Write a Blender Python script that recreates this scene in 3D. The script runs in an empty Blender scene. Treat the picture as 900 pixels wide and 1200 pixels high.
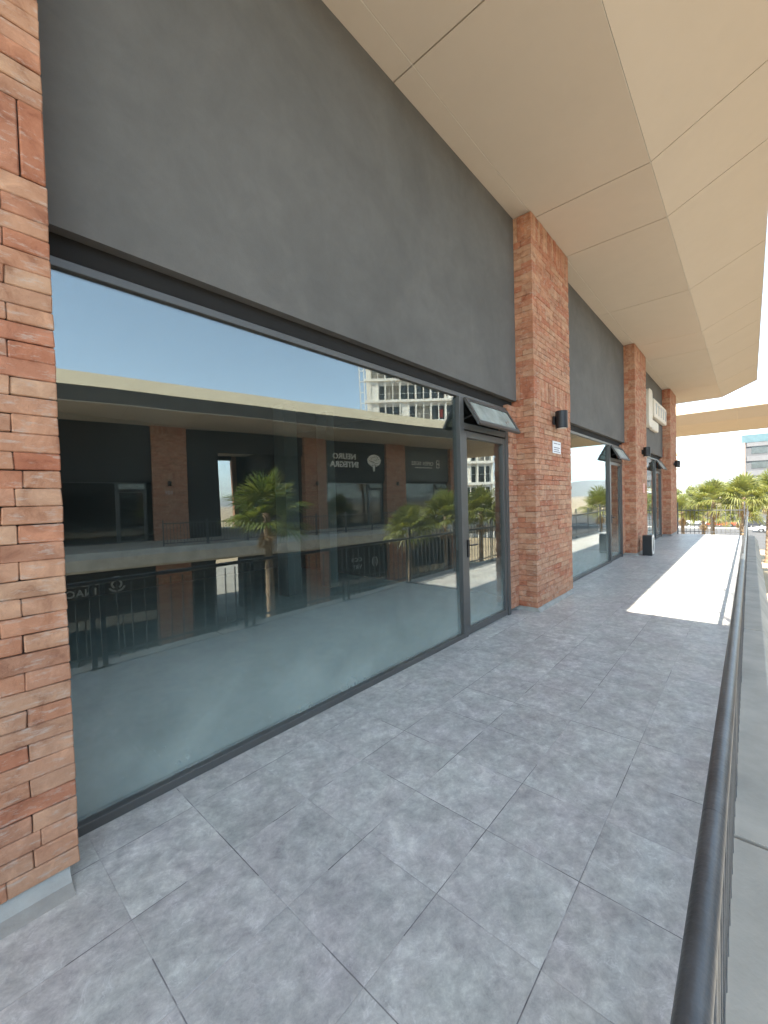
import bpy, math, random
import numpy as np
from mathutils import Vector, Matrix

random.seed(7)
rng = np.random.default_rng(11)
S = bpy.context.scene
C = S.collection

# ------------------------------------------------------------------ camera
EYE = 1.6
RIGHT = Vector((0.66281, -0.74827, -0.02770))
UP = Vector((0.03863, -0.00278, 0.99925))
FWD = Vector((0.74779, 0.66339, -0.02706))
cam_d = bpy.data.cameras.new('camera')
cam = bpy.data.objects.new('camera', cam_d)
C.objects.link(cam)
m = Matrix((RIGHT, UP, -FWD)).transposed().to_4x4()
m.translation = (0, 0, EYE)
cam.matrix_world = m
cam_d.sensor_fit = 'VERTICAL'
cam_d.sensor_height = 36.0
cam_d.lens = 484 / 1200 * 36
cam_d.clip_start = 0.02
cam_d.clip_end = 20000
S.camera = cam

# ------------------------------------------------------------------ sky, sun, exposure
SUN = Vector((-0.70, -0.25, 1.0)).normalized()          # towards the sun
w = bpy.data.worlds.new('World')
S.world = w
w.use_nodes = True
wn, wl = w.node_tree.nodes, w.node_tree.links
wn.clear()
sky = wn.new('ShaderNodeTexSky')
sky.sky_type = 'NISHITA'
sky.sun_disc = False
sky.sun_elevation = math.asin(SUN.z)
sky.sun_rotation = math.atan2(SUN.x, SUN.y)
sky.air_density = 0.65
sky.altitude = 1900
sky.dust_density = 0.05
sky.ozone_density = 1.0
bg = wn.new('ShaderNodeBackground')
bg.inputs['Strength'].default_value = 0.15
wo = wn.new('ShaderNodeOutputWorld')
wb = wn.new('ShaderNodeMix')                 # picture balanced for the bluish open shade
wb.data_type = 'RGBA'
wb.blend_type = 'MULTIPLY'
wb.inputs[0].default_value = 1.0
wb.inputs[7].default_value = (1.10, 1.0, 0.74, 1)
wl.new(sky.outputs[0], wb.inputs[6])
wl.new(wb.outputs[2], bg.inputs[0])
wl.new(bg.outputs[0], wo.inputs[0])

sun_d = bpy.data.lights.new('sun', 'SUN')
sun_d.energy = 2.7
sun_d.angle = math.radians(0.53)
sun_d.color = (1.0, 0.91, 0.77)
sun = bpy.data.objects.new('sun', sun_d)
sun.rotation_euler = (-SUN).to_track_quat('-Z', 'Y').to_euler()
C.objects.link(sun)

S.view_settings.view_transform = 'Standard'
S.view_settings.look = 'None'
S.view_settings.gamma = 1.0
S.view_settings.use_curve_mapping = False
S.view_settings.exposure = 3.12
S.render.engine = 'CYCLES'
S.cycles.use_denoising = True
S.cycles.max_bounces = 10
S.cycles.diffuse_bounces = 5
S.cycles.glossy_bounces = 5
S.cycles.transmission_bounces = 6
S.cycles.transparent_max_bounces = 16
S.cycles.sample_clamp_indirect = 6.0
S.cycles.caustics_reflective = False
S.cycles.caustics_refractive = False


# ------------------------------------------------------------------ materials
def nm(name):
    mt = bpy.data.materials.new(name)
    mt.use_nodes = True
    nt = mt.node_tree
    return mt, nt, nt.nodes, nt.links, nt.nodes['Principled BSDF']


def N(nt, kind, **kw):
    n = nt.nodes.new(kind)
    for k, v in kw.items():
        if k in n.inputs:
            n.inputs[k].default_value = v
        else:
            setattr(n, k, v)
    return n


def math_node(nt, op, a, b=None):
    n = nt.nodes.new('ShaderNodeMath')
    n.operation = op
    for i, v in enumerate((a, b)):
        if v is None:
            continue
        if isinstance(v, (int, float)):
            n.inputs[i].default_value = v
        else:
            nt.links.new(v, n.inputs[i])
    return n.outputs[0]


def ramp(nt, fac, stops, mode='LINEAR'):
    r = nt.nodes.new('ShaderNodeValToRGB')
    r.color_ramp.interpolation = mode
    el = r.color_ramp.elements
    while len(el) < len(stops):
        el.new(0.5)
    for e, (p, c) in zip(el, stops):
        e.position = p
        e.color = (c[0], c[1], c[2], 1)
    nt.links.new(fac, r.inputs[0])
    return r.outputs[0]


def mixc(nt, fac, a, b, mode='MIX'):
    n = nt.nodes.new('ShaderNodeMix')
    n.data_type = 'RGBA'
    n.blend_type = mode
    for sock, v in ((n.inputs[0], fac), (n.inputs[6], a), (n.inputs[7], b)):
        if isinstance(v, (int, float)):
            sock.default_value = v
        elif isinstance(v, tuple):
            sock.default_value = (v[0], v[1], v[2], 1)
        else:
            nt.links.new(v, sock)
    return n.outputs[2]


def simple(name, col, rough=0.6, metal=0.0, var=0.12, scale=6.0, bump=0.0, bscale=60.0, detail=5.0):
    mt, nt, ns, ls, b = nm(name)
    tc = N(nt, 'ShaderNodeTexCoord')
    nz = N(nt, 'ShaderNodeTexNoise', Scale=scale, Detail=detail, Roughness=0.6)
    ls.new(tc.outputs['Object'], nz.inputs['Vector'])
    lo = tuple(max(0, c * (1 - var)) for c in col)
    hi = tuple(min(1, c * (1 + var)) for c in col)
    ls.new(ramp(nt, nz.outputs[0], [(0.3, lo), (0.7, hi)]), b.inputs['Base Color'])
    b.inputs['Roughness'].default_value = rough
    b.inputs['Metallic'].default_value = metal
    if bump:
        n2 = N(nt, 'ShaderNodeTexNoise', Scale=bscale, Detail=4.0)
        ls.new(tc.outputs['Object'], n2.inputs['Vector'])
        bp = N(nt, 'ShaderNodeBump', Strength=bump, Distance=0.01)
        ls.new(n2.outputs[0], bp.inputs['Height'])
        ls.new(bp.outputs[0], b.inputs['Normal'])
    return mt


def brick_material(name, gain=1.0):
    mt, nt, ns, ls, b = nm(name)
    geo = N(nt, 'ShaderNodeNewGeometry')
    tc = N(nt, 'ShaderNodeTexCoord')
    g = gain
    base = ramp(nt, geo.outputs['Random Per Island'],
                [(0.0, (.38 * g, .135 * g, .072 * g)), (0.2, (.44 * g, .205 * g, .118 * g)), (0.42, (.47 * g, .260 * g, .160 * g)),
                 (0.6, (.40 * g, .155 * g, .088 * g)), (0.8, (.48 * g, .285 * g, .180 * g)), (1.0, (.37 * g, .175 * g, .105 * g))])
    nz = N(nt, 'ShaderNodeTexNoise', Scale=9.0, Detail=8.0, Roughness=0.65, Distortion=0.6)
    ls.new(tc.outputs['Object'], nz.inputs['Vector'])
    mott = ramp(nt, nz.outputs[0], [(0.30, (.60, .50, .45)), (0.46, (.97, .94, .91)), (0.55, (1.05, 1.06, 1.05)), (0.70, (1.36, 1.42, 1.42))])
    col = mixc(nt, 1.0, base, mott, 'MULTIPLY')
    mp = N(nt, 'ShaderNodeMapping')
    mp.inputs['Scale'].default_value = (3.0, 3.0, 11.0)
    ls.new(tc.outputs['Object'], mp.inputs['Vector'])
    n3 = N(nt, 'ShaderNodeTexNoise', Scale=4.0, Detail=7.0, Roughness=0.7)
    ls.new(mp.outputs[0], n3.inputs['Vector'])
    chalk = ramp(nt, n3.outputs[0], [(0.54, (0, 0, 0)), (0.66, (.7, .7, .7))])
    col = mixc(nt, chalk, col, (.50 * g, .40 * g, .33 * g))
    ls.new(col, b.inputs['Base Color'])
    b.inputs['Roughness'].default_value = 0.88
    n2 = N(nt, 'ShaderNodeTexNoise', Scale=55.0, Detail=6.0, Roughness=0.65)
    ls.new(tc.outputs['Object'], n2.inputs['Vector'])
    bp = N(nt, 'ShaderNodeBump', Strength=0.8, Distance=0.007)
    ls.new(n2.outputs[0], bp.inputs['Height'])
    ls.new(bp.outputs[0], b.inputs['Normal'])
    return mt


def glass_material(name, refl=0.122, tint=(.82, .90, .88), dust=0.27, high=0.03):
    mt, nt, ns, ls, b = nm(name)
    ns.remove(b)
    out = ns['Material Output']
    tr = N(nt, 'ShaderNodeBsdfTransparent')
    tr.inputs[0].default_value = (*tint, 1)
    gl = N(nt, 'ShaderNodeBsdfGlossy', Roughness=0.0)
    gl.inputs[0].default_value = (.97, .99, 1.0, 1)
    wv = N(nt, 'ShaderNodeTexNoise', Scale=1.3, Detail=1.0)        # faint roller wave of the pane
    wt = N(nt, 'ShaderNodeTexCoord')
    ls.new(wt.outputs['Object'], wv.inputs['Vector'])
    wb_ = N(nt, 'ShaderNodeBump', Strength=0.5, Distance=0.002)
    ls.new(wv.outputs[0], wb_.inputs['Height'])
    ls.new(wb_.outputs[0], gl.inputs['Normal'])
    lw = N(nt, 'ShaderNodeLayerWeight', Blend=0.5)
    f5 = math_node(nt, 'POWER', lw.outputs['Facing'], 5.0)      # Schlick, the same from both sides of the pane
    fac = math_node(nt, 'ADD', math_node(nt, 'MULTIPLY', f5, 1.0 - refl), refl)
    mx = N(nt, 'ShaderNodeMixShader')
    ls.new(fac, mx.inputs[0])
    ls.new(tr.outputs[0], mx.inputs[1])
    ls.new(gl.outputs[0], mx.inputs[2])
    df = N(nt, 'ShaderNodeBsdfDiffuse')
    df.inputs[0].default_value = (.52, .58, .54, 1)
    tc = N(nt, 'ShaderNodeTexCoord')
    sp = N(nt, 'ShaderNodeSeparateXYZ')
    ls.new(tc.outputs['Object'], sp.inputs[0])
    nz = N(nt, 'ShaderNodeTexNoise', Scale=2.2, Detail=6.0, Roughness=0.6)
    ls.new(tc.outputs['Object'], nz.inputs['Vector'])
    n2 = N(nt, 'ShaderNodeTexNoise', Scale=38.0, Detail=4.0)
    ls.new(tc.outputs['Object'], n2.inputs['Vector'])
    specks = ramp(nt, n2.outputs[0], [(0.70, (0, 0, 0)), (0.76, (1, 1, 1))])
    low = N(nt, 'ShaderNodeMapRange')          # rain splash and dust on the foot of the pane
    low.inputs[1].default_value = 0.0
    low.inputs[2].default_value = 1.0
    low.inputs[3].default_value = 1.0
    low.inputs[4].default_value = high
    low.interpolation_type = 'SMOOTHSTEP'
    ls.new(sp.outputs[2], low.inputs[0])
    d = math_node(nt, 'MULTIPLY', math_node(nt, 'MULTIPLY', low.outputs[0], nz.outputs[0]), dust * 2)
    d = math_node(nt, 'ADD', d, math_node(nt, 'MULTIPLY', math_node(nt, 'MULTIPLY', specks, low.outputs[0]), dust * 0.8))
    m2 = N(nt, 'ShaderNodeMixShader')
    ls.new(d, m2.inputs[0])
    ls.new(mx.outputs[0], m2.inputs[1])
    ls.new(df.outputs[0], m2.inputs[2])
    ls.new(m2.outputs[0], out.inputs[0])
    return mt


TILE = 0.4225


def floor_material():
    mt, nt, ns, ls, b = nm('walkway_tile')
    tc = N(nt, 'ShaderNodeTexCoord')
    sp = N(nt, 'ShaderNodeSeparateXYZ')
    ls.new(tc.outputs['Object'], sp.inputs[0])
    # grid lines at x = .49 + k*TILE, y = .11 + k*TILE
    u = math_node(nt, 'DIVIDE', math_node(nt, 'SUBTRACT', sp.outputs[0], 0.49), TILE)
    v = math_node(nt, 'DIVIDE', math_node(nt, 'SUBTRACT', sp.outputs[1], 0.112), TILE)

    def edge(t):
        f = math_node(nt, 'FRACT', t)
        return math_node(nt, 'MULTIPLY', math_node(nt, 'MINIMUM', f, math_node(nt, 'SUBTRACT', 1.0, f)), TILE)
    eu, ev = edge(u), edge(v)
    cu, cv = math_node(nt, 'FLOOR', u), math_node(nt, 'FLOOR', v)
    cx = N(nt, 'ShaderNodeCombineXYZ')
    ls.new(cu, cx.inputs[0]); ls.new(cv, cx.inputs[1])
    wh = N(nt, 'ShaderNodeTexWhiteNoise')
    wh.noise_dimensions = '3D'
    ls.new(cx.outputs[0], wh.inputs['Vector'])
    # printed stone pattern, shifted from tile to tile
    off = N(nt, 'ShaderNodeVectorMath')
    off.operation = 'MULTIPLY_ADD'
    ls.new(wh.outputs['Color'], off.inputs[0])
    off.inputs[1].default_value = (9, 9, 9)
    ls.new(tc.outputs['Object'], off.inputs[2])
    n1 = N(nt, 'ShaderNodeTexNoise', Scale=5.5, Detail=10.0, Roughness=0.72, Distortion=0.3)
    ls.new(off.outputs[0], n1.inputs['Vector'])
    mp = N(nt, 'ShaderNodeMapping')
    mp.inputs['Rotation'].default_value = (0, 0, 0.5)
    mp.inputs['Scale'].default_value = (1.0, 1.15, 1.0)
    ls.new(off.outputs[0], mp.inputs['Vector'])
    n2 = N(nt, 'ShaderNodeTexNoise', Scale=15.0, Detail=12.0, Roughness=0.80, Distortion=0.25)
    ls.new(mp.outputs[0], n2.inputs['Vector'])
    n3 = N(nt, 'ShaderNodeTexNoise', Scale=1.1, Detail=3.0)
    ls.new(tc.outputs['Object'], n3.inputs['Vector'])
    base = ramp(nt, n1.outputs[0], [(0.36, (.375, .372, .352)), (0.46, (.425, .420, .398)), (0.54, (.470, .464, .438)), (0.66, (.545, .540, .510))])
    streak = ramp(nt, n2.outputs[0], [(0.36, (.74, .73, .75)), (0.455, (.93, .925, .935)), (0.53, (1.05, 1.05, 1.045)), (0.60, (1.22, 1.22, 1.20)), (0.68, (1.36, 1.36, 1.34))])
    col = mixc(nt, 1.0, base, streak, 'MULTIPLY')
    nv = N(nt, 'ShaderNodeTexNoise', Scale=7.5, Detail=9.0, Roughness=0.62, Distortion=0.9)
    ls.new(off.outputs[0], nv.inputs['Vector'])
    rid = math_node(nt, 'ABSOLUTE', math_node(nt, 'SUBTRACT', nv.outputs[0], 0.5))
    vein = ramp(nt, rid, [(0.0, (.55, .55, .55)), (0.016, (0, 0, 0))])
    vm = ramp(nt, n1.outputs[0], [(0.46, (0, 0, 0)), (0.58, (1, 1, 1))])
    col = mixc(nt, mixc(nt, 1.0, vein, vm, 'MULTIPLY'), col, (.70, .69, .67))
    nh = N(nt, 'ShaderNodeTexNoise', Scale=3.2, Detail=5.0, Roughness=0.6)
    ls.new(off.outputs[0], nh.inputs['Vector'])
    hue = ramp(nt, nh.outputs[0], [(0.36, (1.02, .993, 1.012)), (0.5, (1, 1, 1)), (0.64, (.985, 1.01, 1.0))])
    col = mixc(nt, 1.0, col, hue, 'MULTIPLY')
    big = ramp(nt, n3.outputs[0], [(0.3, (.98, .97, .99)), (0.7, (1.13, 1.13, 1.12))])
    col = mixc(nt, 1.0, col, big, 'MULTIPLY')
    tone = N(nt, 'ShaderNodeMapRange')
    tone.inputs[3].default_value = 0.95
    tone.inputs[4].default_value = 1.05
    ls.new(wh.outputs['Value'], tone.inputs[0])
    hs = N(nt, 'ShaderNodeHueSaturation')
    ls.new(col, hs.inputs['Color'])
    ls.new(tone.outputs[0], hs.inputs['Value'])
    col = hs.outputs[0]
    # joints: dark line where open, pale where smeared with grout
    e = math_node(nt, 'MINIMUM', eu, ev)
    # some joints are filled flush and hardly show: strength changes from tile edge to tile edge
    cj = N(nt, 'ShaderNodeCombineXYZ')
    ls.new(math_node(nt, 'ROUND', u), cj.inputs[0]); ls.new(math_node(nt, 'ROUND', v), cj.inputs[1])
    ls.new(math_node(nt, 'LESS_THAN', eu, ev), cj.inputs[2])
    wj = N(nt, 'ShaderNodeTexWhiteNoise')
    ls.new(cj.outputs[0], wj.inputs['Vector'])
    keep_j = ramp(nt, wj.outputs['Value'], [(0.25, (.18, .18, .18)), (0.6, (1, 1, 1))])
    line = ramp(nt, math_node(nt, 'DIVIDE', e, 0.006), [(0.22, (1, 1, 1)), (0.42, (0, 0, 0))])
    nj = N(nt, 'ShaderNodeTexNoise', Scale=2.3, Detail=4.0, Roughness=0.7)
    ls.new(tc.outputs['Object'], nj.inputs['Vector'])
    jc = ramp(nt, nj.outputs[0], [(0.40, (.07, .065, .07)), (0.54, (.20, .19, .195)), (0.62, (.52, .51, .50))])
    col = mixc(nt, mixc(nt, 1.0, line, keep_j, 'MULTIPLY'), col, jc)
    smear = ramp(nt, math_node(nt, 'DIVIDE', e, 0.03), [(0.0, (.35, .35, .35)), (1.0, (0, 0, 0))])
    ns_ = ramp(nt, nj.outputs[0], [(0.55, (0, 0, 0)), (0.68, (1, 1, 1))])
    sm = mixc(nt, 1.0, smear, ns_, 'MULTIPLY')
    col = mixc(nt, sm, col, (.45, .44, .44))
    ls.new(col, b.inputs['Base Color'])
    rr = ramp(nt, n1.outputs[0], [(0.3, (.36, .36, .36)), (0.7, (.52, .52, .52))])
    ls.new(rr, b.inputs['Roughness'])
    bp = N(nt, 'ShaderNodeBump', Strength=0.25, Distance=0.004)
    h = math_node(nt, 'ADD', math_node(nt, 'MULTIPLY', n2.outputs[0], 0.12),
                  ramp(nt, math_node(nt, 'DIVIDE', e, 0.006), [(0.2, (0, 0, 0)), (0.6, (1, 1, 1))]))
    ls.new(h, bp.inputs['Height'])
    ls.new(bp.outputs[0], b.inputs['Normal'])
    return mt


def stucco(name, col, var=0.10):
    mt, nt, ns, ls, b = nm(name)
    tc = N(nt, 'ShaderNodeTexCoord')
    n1 = N(nt, 'ShaderNodeTexNoise', Scale=0.9, Detail=6.0, Roughness=0.6, Distortion=0.7)
    ls.new(tc.outputs['Object'], n1.inputs['Vector'])
    mp = N(nt, 'ShaderNodeMapping')
    mp.inputs['Scale'].default_value = (5, 5, 0.7)
    ls.new(tc.outputs['Object'], mp.inputs['Vector'])
    n2 = N(nt, 'ShaderNodeTexNoise', Scale=1.5, Detail=7.0, Roughness=0.65)
    ls.new(mp.outputs[0], n2.inputs['Vector'])
    a = ramp(nt, n1.outputs[0], [(0.3, tuple(c * (1 - var) for c in col)), (0.7, tuple(c * (1 + var) for c in col))])
    s = ramp(nt, n2.outputs[0], [(0.35, (.985, .985, .985)), (0.6, (1, 1, 1)), (0.8, (1.03, 1.03, 1.03))])
    n4 = N(nt, 'ShaderNodeTexNoise', Scale=4.5, Detail=9.0, Roughness=0.7, Distortion=0.4)
    ls.new(tc.outputs['Object'], n4.inputs['Vector'])
    k4 = ramp(nt, n4.outputs[0], [(0.35, tuple([1 - var * .45] * 3)), (0.5, (1, 1, 1)), (0.68, tuple([1 + var * .6] * 3))])
    a = mixc(nt, 1.0, a, k4, 'MULTIPLY')
    ls.new(mixc(nt, 1.0, a, s, 'MULTIPLY'), b.inputs['Base Color'])
    b.inputs['Roughness'].default_value = 0.8
    n3 = N(nt, 'ShaderNodeTexNoise', Scale=140.0, Detail=4.0)
    ls.new(tc.outputs['Object'], n3.inputs['Vector'])
    bp = N(nt, 'ShaderNodeBump', Strength=0.12, Distance=0.004)
    ls.new(n3.outputs[0], bp.inputs['Height'])
    ls.new(bp.outputs[0], b.inputs['Normal'])
    return mt


def leaf_material(name, c1, c2, trans=0.35):
    mt, nt, ns, ls, b = nm(name)
    out = ns['Material Output']
    geo = N(nt, 'ShaderNodeNewGeometry')
    col = ramp(nt, geo.outputs['Random Per Island'], [(0, c1), (1, c2)])
    ls.new(col, b.inputs['Base Color'])
    b.inputs['Roughness'].default_value = 0.45
    tl = N(nt, 'ShaderNodeBsdfTranslucent')
    br = mixc(nt, 1.0, col, (1.7, 1.6, 0.9), 'MULTIPLY')
    ls.new(br, tl.inputs[0])
    mx = N(nt, 'ShaderNodeMixShader')
    mx.inputs[0].default_value = trans
    ls.new(b.outputs[0], mx.inputs[1])
    ls.new(tl.outputs[0], mx.inputs[2])
    ls.new(mx.outputs[0], out.inputs[0])
    return mt


M = {}
M['brick'] = brick_material('handmade_brick', .93)
M['mortar'] = simple('dark_joint', (.05, .035, .028), 0.95)
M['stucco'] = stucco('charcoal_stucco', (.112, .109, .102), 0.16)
M['soffit'] = stucco('sand_panel', (.51, .425, .335), 0.02)
M['joint'] = simple('joint_shadow_gap', (.10, .08, .06), 0.9)
M['trim'] = simple('pale_joint_trim', (.62, .55, .45), 0.6, var=.05)
M['stucco_shaded'] = stucco('shaded_stucco', (.024, .023, .022))  # stucco darkened: shade deep under the opposite canopy put into its colour
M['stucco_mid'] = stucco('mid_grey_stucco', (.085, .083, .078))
M['fascia'] = stucco('cream_fascia', (.63, .535, .375), 0.05)
M['frame'] = simple('grey_aluminium', (.088, .088, .085), 0.42, 0.2, var=.08, scale=3)
M['gap_shade'] = simple('black_gap_shade', (.014, .013, .012), 0.95)  # shade of the recess under the parapet, put into a black colour
M['glass'] = glass_material('shop_glass')
M['glass_dusty'] = glass_material('weathered_glass', refl=0.12, dust=0.5, high=1.0)
M['glass_far'] = glass_material('far_shop_glass', refl=0.10, tint=(.35, .4, .4), dust=0.004)
M['floor'] = floor_material()
M['concrete'] = simple('grey_concrete', (.36, .35, .32), 0.85, var=.18, scale=5, bump=.3, bscale=50)
M['ledge'] = simple('ledge_concrete', (.44, .39, .32), 0.8, var=.20, scale=2.2, bump=.15, bscale=70)
M['rail'] = simple('charcoal_paint', (.085, .088, .092), 0.38, 0.15, var=.28, scale=11, bump=.15, bscale=90)
M['black'] = simple('black_metal', (.02, .021, .023), 0.4, 0.3)
M['steel'] = simple('brushed_steel', (.32, .32, .33), 0.3, 0.9)
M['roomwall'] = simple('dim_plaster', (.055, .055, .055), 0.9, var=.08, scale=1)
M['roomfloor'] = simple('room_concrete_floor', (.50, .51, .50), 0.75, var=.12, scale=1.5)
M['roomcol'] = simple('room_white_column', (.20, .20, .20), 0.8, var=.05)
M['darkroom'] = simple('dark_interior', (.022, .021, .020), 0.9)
M['paving'] = simple('courtyard_paving', (.28, .265, .235), 0.8, var=.12, scale=1.2)
M['dirt'] = simple('dry_ground', (.36, .28, .18), 0.95, var=.2, scale=.25)
M['asphalt'] = simple('parking_asphalt', (.075, .073, .07), 0.85, var=.15, scale=.6)
M['lane'] = simple('white_paint', (.75, .74, .70), 0.6, var=.04)
M['hill'] = simple('dry_hills', (.17, .17, .13), 1.0, var=.25, scale=.004)
M['signwhite'] = simple('sign_white', (.80, .79, .75), 0.5, var=.03)
M['signgrey'] = simple('sign_grey', (.45, .46, .46), 0.5, var=.05)
M['cream'] = simple('sign_cream', (.66, .61, .52), 0.5, var=.06)
M['notice'] = simple('notice_paper', (.78, .78, .80), 0.6, var=.03)
M['print'] = simple('notice_print', (.22, .22, .25), 0.7)
M['pink'] = simple('pink_paper', (.75, .42, .36), 0.6)
M['trunk'] = simple('palm_trunk', (.22, .155, .10), 0.95, var=.45, scale=14, bump=.9, bscale=26)
M['skirt'] = leaf_material('dry_fronds', (.30, .19, .09), (.42, .30, .17), .2)
M['palm'] = leaf_material('palm_leaf', (.065, .105, .022), (.165, .185, .055), .38)
M['palm2'] = leaf_material('palm_leaf_yellow', (.115, .140, .032), (.215, .220, .075), .42)
M['bush'] = leaf_material('shrub_leaf', (.10, .125, .035), (.21, .22, .07), .4)
M['bark'] = simple('tree_bark', (.13, .10, .075), 0.95, var=.3, scale=10)
M['tower'] = simple('white_render', (.80, .77, .70), 0.7, var=.04, scale=.3)
M['winglass'] = simple('tower_window', (.05, .06, .06), 0.12, 0.0, var=.5, scale=.25)
M['curtain'] = simple('tower_curtain', (.35, .33, .29), 0.8, var=.2, scale=.4)
M['redcloth'] = simple('red_curtain', (.45, .07, .06), 0.8)
M['greybld'] = simple('grey_cladding', (.085, .087, .092), 0.6, var=.08, scale=.2)
M['greyband'] = simple('grey_panel', (.13, .13, .135), 0.6, var=.1, scale=.3)
M['blueglass'] = simple('blue_glazing', (.07, .13, .15), 0.5, var=.2, scale=.5)
M['pinkwall'] = simple('pinkish_render', (.30, .22, .18), 0.8)
M['tyre'] = simple('rubber', (.02, .02, .02), 0.8)
M['chrome'] = simple('wheel_rim', (.45, .45, .46), 0.3, 0.8)
M['carglass'] = simple('car_glass', (.03, .035, .04), 0.08)
M['lens'] = simple('lamp_lens', (.75, .72, .66), 0.2)


# ------------------------------------------------------------------ object helpers
class Frame:
    """a place in the world: origin and turn about the vertical"""
    def __init__(s, ox=0, oy=0, oz=0, ang=0):
        s.o = Vector((ox, oy, oz)); s.a = ang
    def p(s, x, y, z):
        c, n = math.cos(s.a), math.sin(s.a)
        return Vector((s.o.x + c * x - n * y, s.o.y + n * x + c * y, s.o.z + z))


HOME = Frame()
ALPHA = math.radians(10.881)
OPP = Frame(3.46, -12.67, 0, math.pi + ALPHA)      # local x = -s, local y = depth behind the canopy edge


def thing(name, label, cat, loc=(0, 0, 0), rot=0.0, group=None, fr=HOME):
    o = bpy.data.objects.new(name, None)
    o.empty_display_size = 0.2
    C.objects.link(o)
    o.location = fr.p(*loc)
    o.rotation_euler = (0, 0, fr.a + rot)
    o['label'] = label
    o['category'] = cat
    if group:
        o['group'] = group
    return o


class MB:
    """collects polygons with material slots, then links them as one mesh object"""
    def __init__(s):
        s.v = []; s.f = []; s.mi = []; s.mats = []
    def slot(s, mt):
        if mt not in s.mats:
            s.mats.append(mt)
        return s.mats.index(mt)
    def poly(s, pts, faces, mt):
        k = len(s.v); i = s.slot(mt)
        s.v += [tuple(p) for p in pts]
        for f in faces:
            s.f.append(tuple(k + a for a in f)); s.mi.append(i)
    def box(s, x0, x1, y0, y1, z0, z1, mt):
        x0, x1 = min(x0, x1), max(x0, x1); y0, y1 = min(y0, y1), max(y0, y1); z0, z1 = min(z0, z1), max(z0, z1)
        s.poly([(x0, y0, z0), (x1, y0, z0), (x1, y1, z0), (x0, y1, z0), (x0, y0, z1), (x1, y0, z1), (x1, y1, z1), (x0, y1, z1)],
               [(0, 3, 2, 1), (4, 5, 6, 7), (0, 1, 5, 4), (1, 2, 6, 5), (2, 3, 7, 6), (3, 0, 4, 7)], mt)
    def cbox(s, x0, x1, y0, y1, z0, z1, mt, ch=0.004, jit=0.0):
        """box with chamfered edges and optional handmade irregularity"""
        x0, x1 = min(x0, x1), max(x0, x1); y0, y1 = min(y0, y1), max(y0, y1); z0, z1 = min(z0, z1), max(z0, z1)
        ch = min(ch, (x1 - x0) * .4, (y1 - y0) * .4, (z1 - z0) * .4)
        P = []
        for iz, z in ((0, z0), (1, z1)):
            for iy, y in ((0, y0), (1, y1)):
                for ix, x in ((0, x0), (1, x1)):
                    j = rng.uniform(-jit, jit, 3) if jit else (0, 0, 0)
                    x_, y_, z_ = x + j[0], y + j[1], z + j[2]
                    sx, sy, sz = (1 - 2 * ix) * ch, (1 - 2 * iy) * ch, (1 - 2 * iz) * ch
                    P += [(x_, y_ + sy, z_ + sz), (x_ + sx, y_, z_ + sz), (x_ + sx, y_ + sy, z_)]
        def c(ix, iy, iz, a): return 3 * (ix + 2 * iy + 4 * iz) + a
        F = [(c(0, 0, 0, 0), c(0, 0, 1, 0), c(0, 1, 1, 0), c(0, 1, 0, 0)), (c(1, 0, 0, 0), c(1, 1, 0, 0), c(1, 1, 1, 0), c(1, 0, 1, 0)),
             (c(0, 0, 0, 1), c(1, 0, 0, 1), c(1, 0, 1, 1), c(0, 0, 1, 1)), (c(0, 1, 0, 1), c(0, 1, 1, 1), c(1, 1, 1, 1), c(1, 1, 0, 1)),
             (c(0, 0, 0, 2), c(0, 1, 0, 2), c(1, 1, 0, 2), c(1, 0, 0, 2)), (c(0, 0, 1, 2), c(1, 0, 1, 2), c(1, 1, 1, 2), c(0, 1, 1, 2))]
        for a in (0, 1):
            for b_ in (0, 1):
                F.append((c(a, b_, 0, 0), c(a, b_, 1, 0), c(a, b_, 1, 1), c(a, b_, 0, 1)))
                F.append((c(a, 0, b_, 0), c(a, 1, b_, 0), c(a, 1, b_, 2), c(a, 0, b_, 2)))
                F.append((c(0, a, b_, 1), c(1, a, b_, 1), c(1, a, b_, 2), c(0, a, b_, 2)))
                for d in (0, 1):
                    F.append((c(a, b_, d, 0), c(a, b_, d, 1), c(a, b_, d, 2)))
        s.poly(P, F, mt)
    def prism(s, prof, a0, a1, mt, axis='x'):
        """profile of (p, q) points extruded along an axis: x -> (y, z), y -> (x, z), z -> (x, y)"""
        n = len(prof)
        def at(a, p, q): return {'x': (a, p, q), 'y': (p, a, q), 'z': (p, q, a)}[axis]
        pts = [at(a0, *p) for p in prof] + [at(a1, *p) for p in prof]
        F = [tuple(range(n)), tuple(range(2 * n - 1, n - 1, -1))]
        F += [(i, i + n, (i + 1) % n + n, (i + 1) % n) for i in range(n)]
        s.poly(pts, F, mt)
    def tube(s, pts, r, mt, seg=12, r1=None):
        pts = [Vector(p) for p in pts]
        r1 = r if r1 is None else r1
        ring = []
        n = len(pts)
        for i, p in enumerate(pts):
            t = (pts[min(i + 1, n - 1)] - pts[max(i - 1, 0)]).normalized()
            a = t.orthogonal().normalized() if i == 0 else (ua - t * ua.dot(t)).normalized()
            ua = a
            b_ = t.cross(a)
            rr = r + (r1 - r) * i / max(1, n - 1)
            ring.append([p + (a * math.cos(2 * math.pi * k / seg) + b_ * math.sin(2 * math.pi * k / seg)) * rr for k in range(seg)])
        P = [q for rg in ring for q in rg]
        F = []
        for i in range(n - 1):
            for k in range(seg):
                F.append((i * seg + k, i * seg + (k + 1) % seg, (i + 1) * seg + (k + 1) % seg, (i + 1) * seg + k))
        s.poly(P, F, mt)
        s.poly(ring[0], [tuple(range(seg - 1, -1, -1))], mt)
        s.poly(ring[-1], [tuple(range(seg))], mt)
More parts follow.
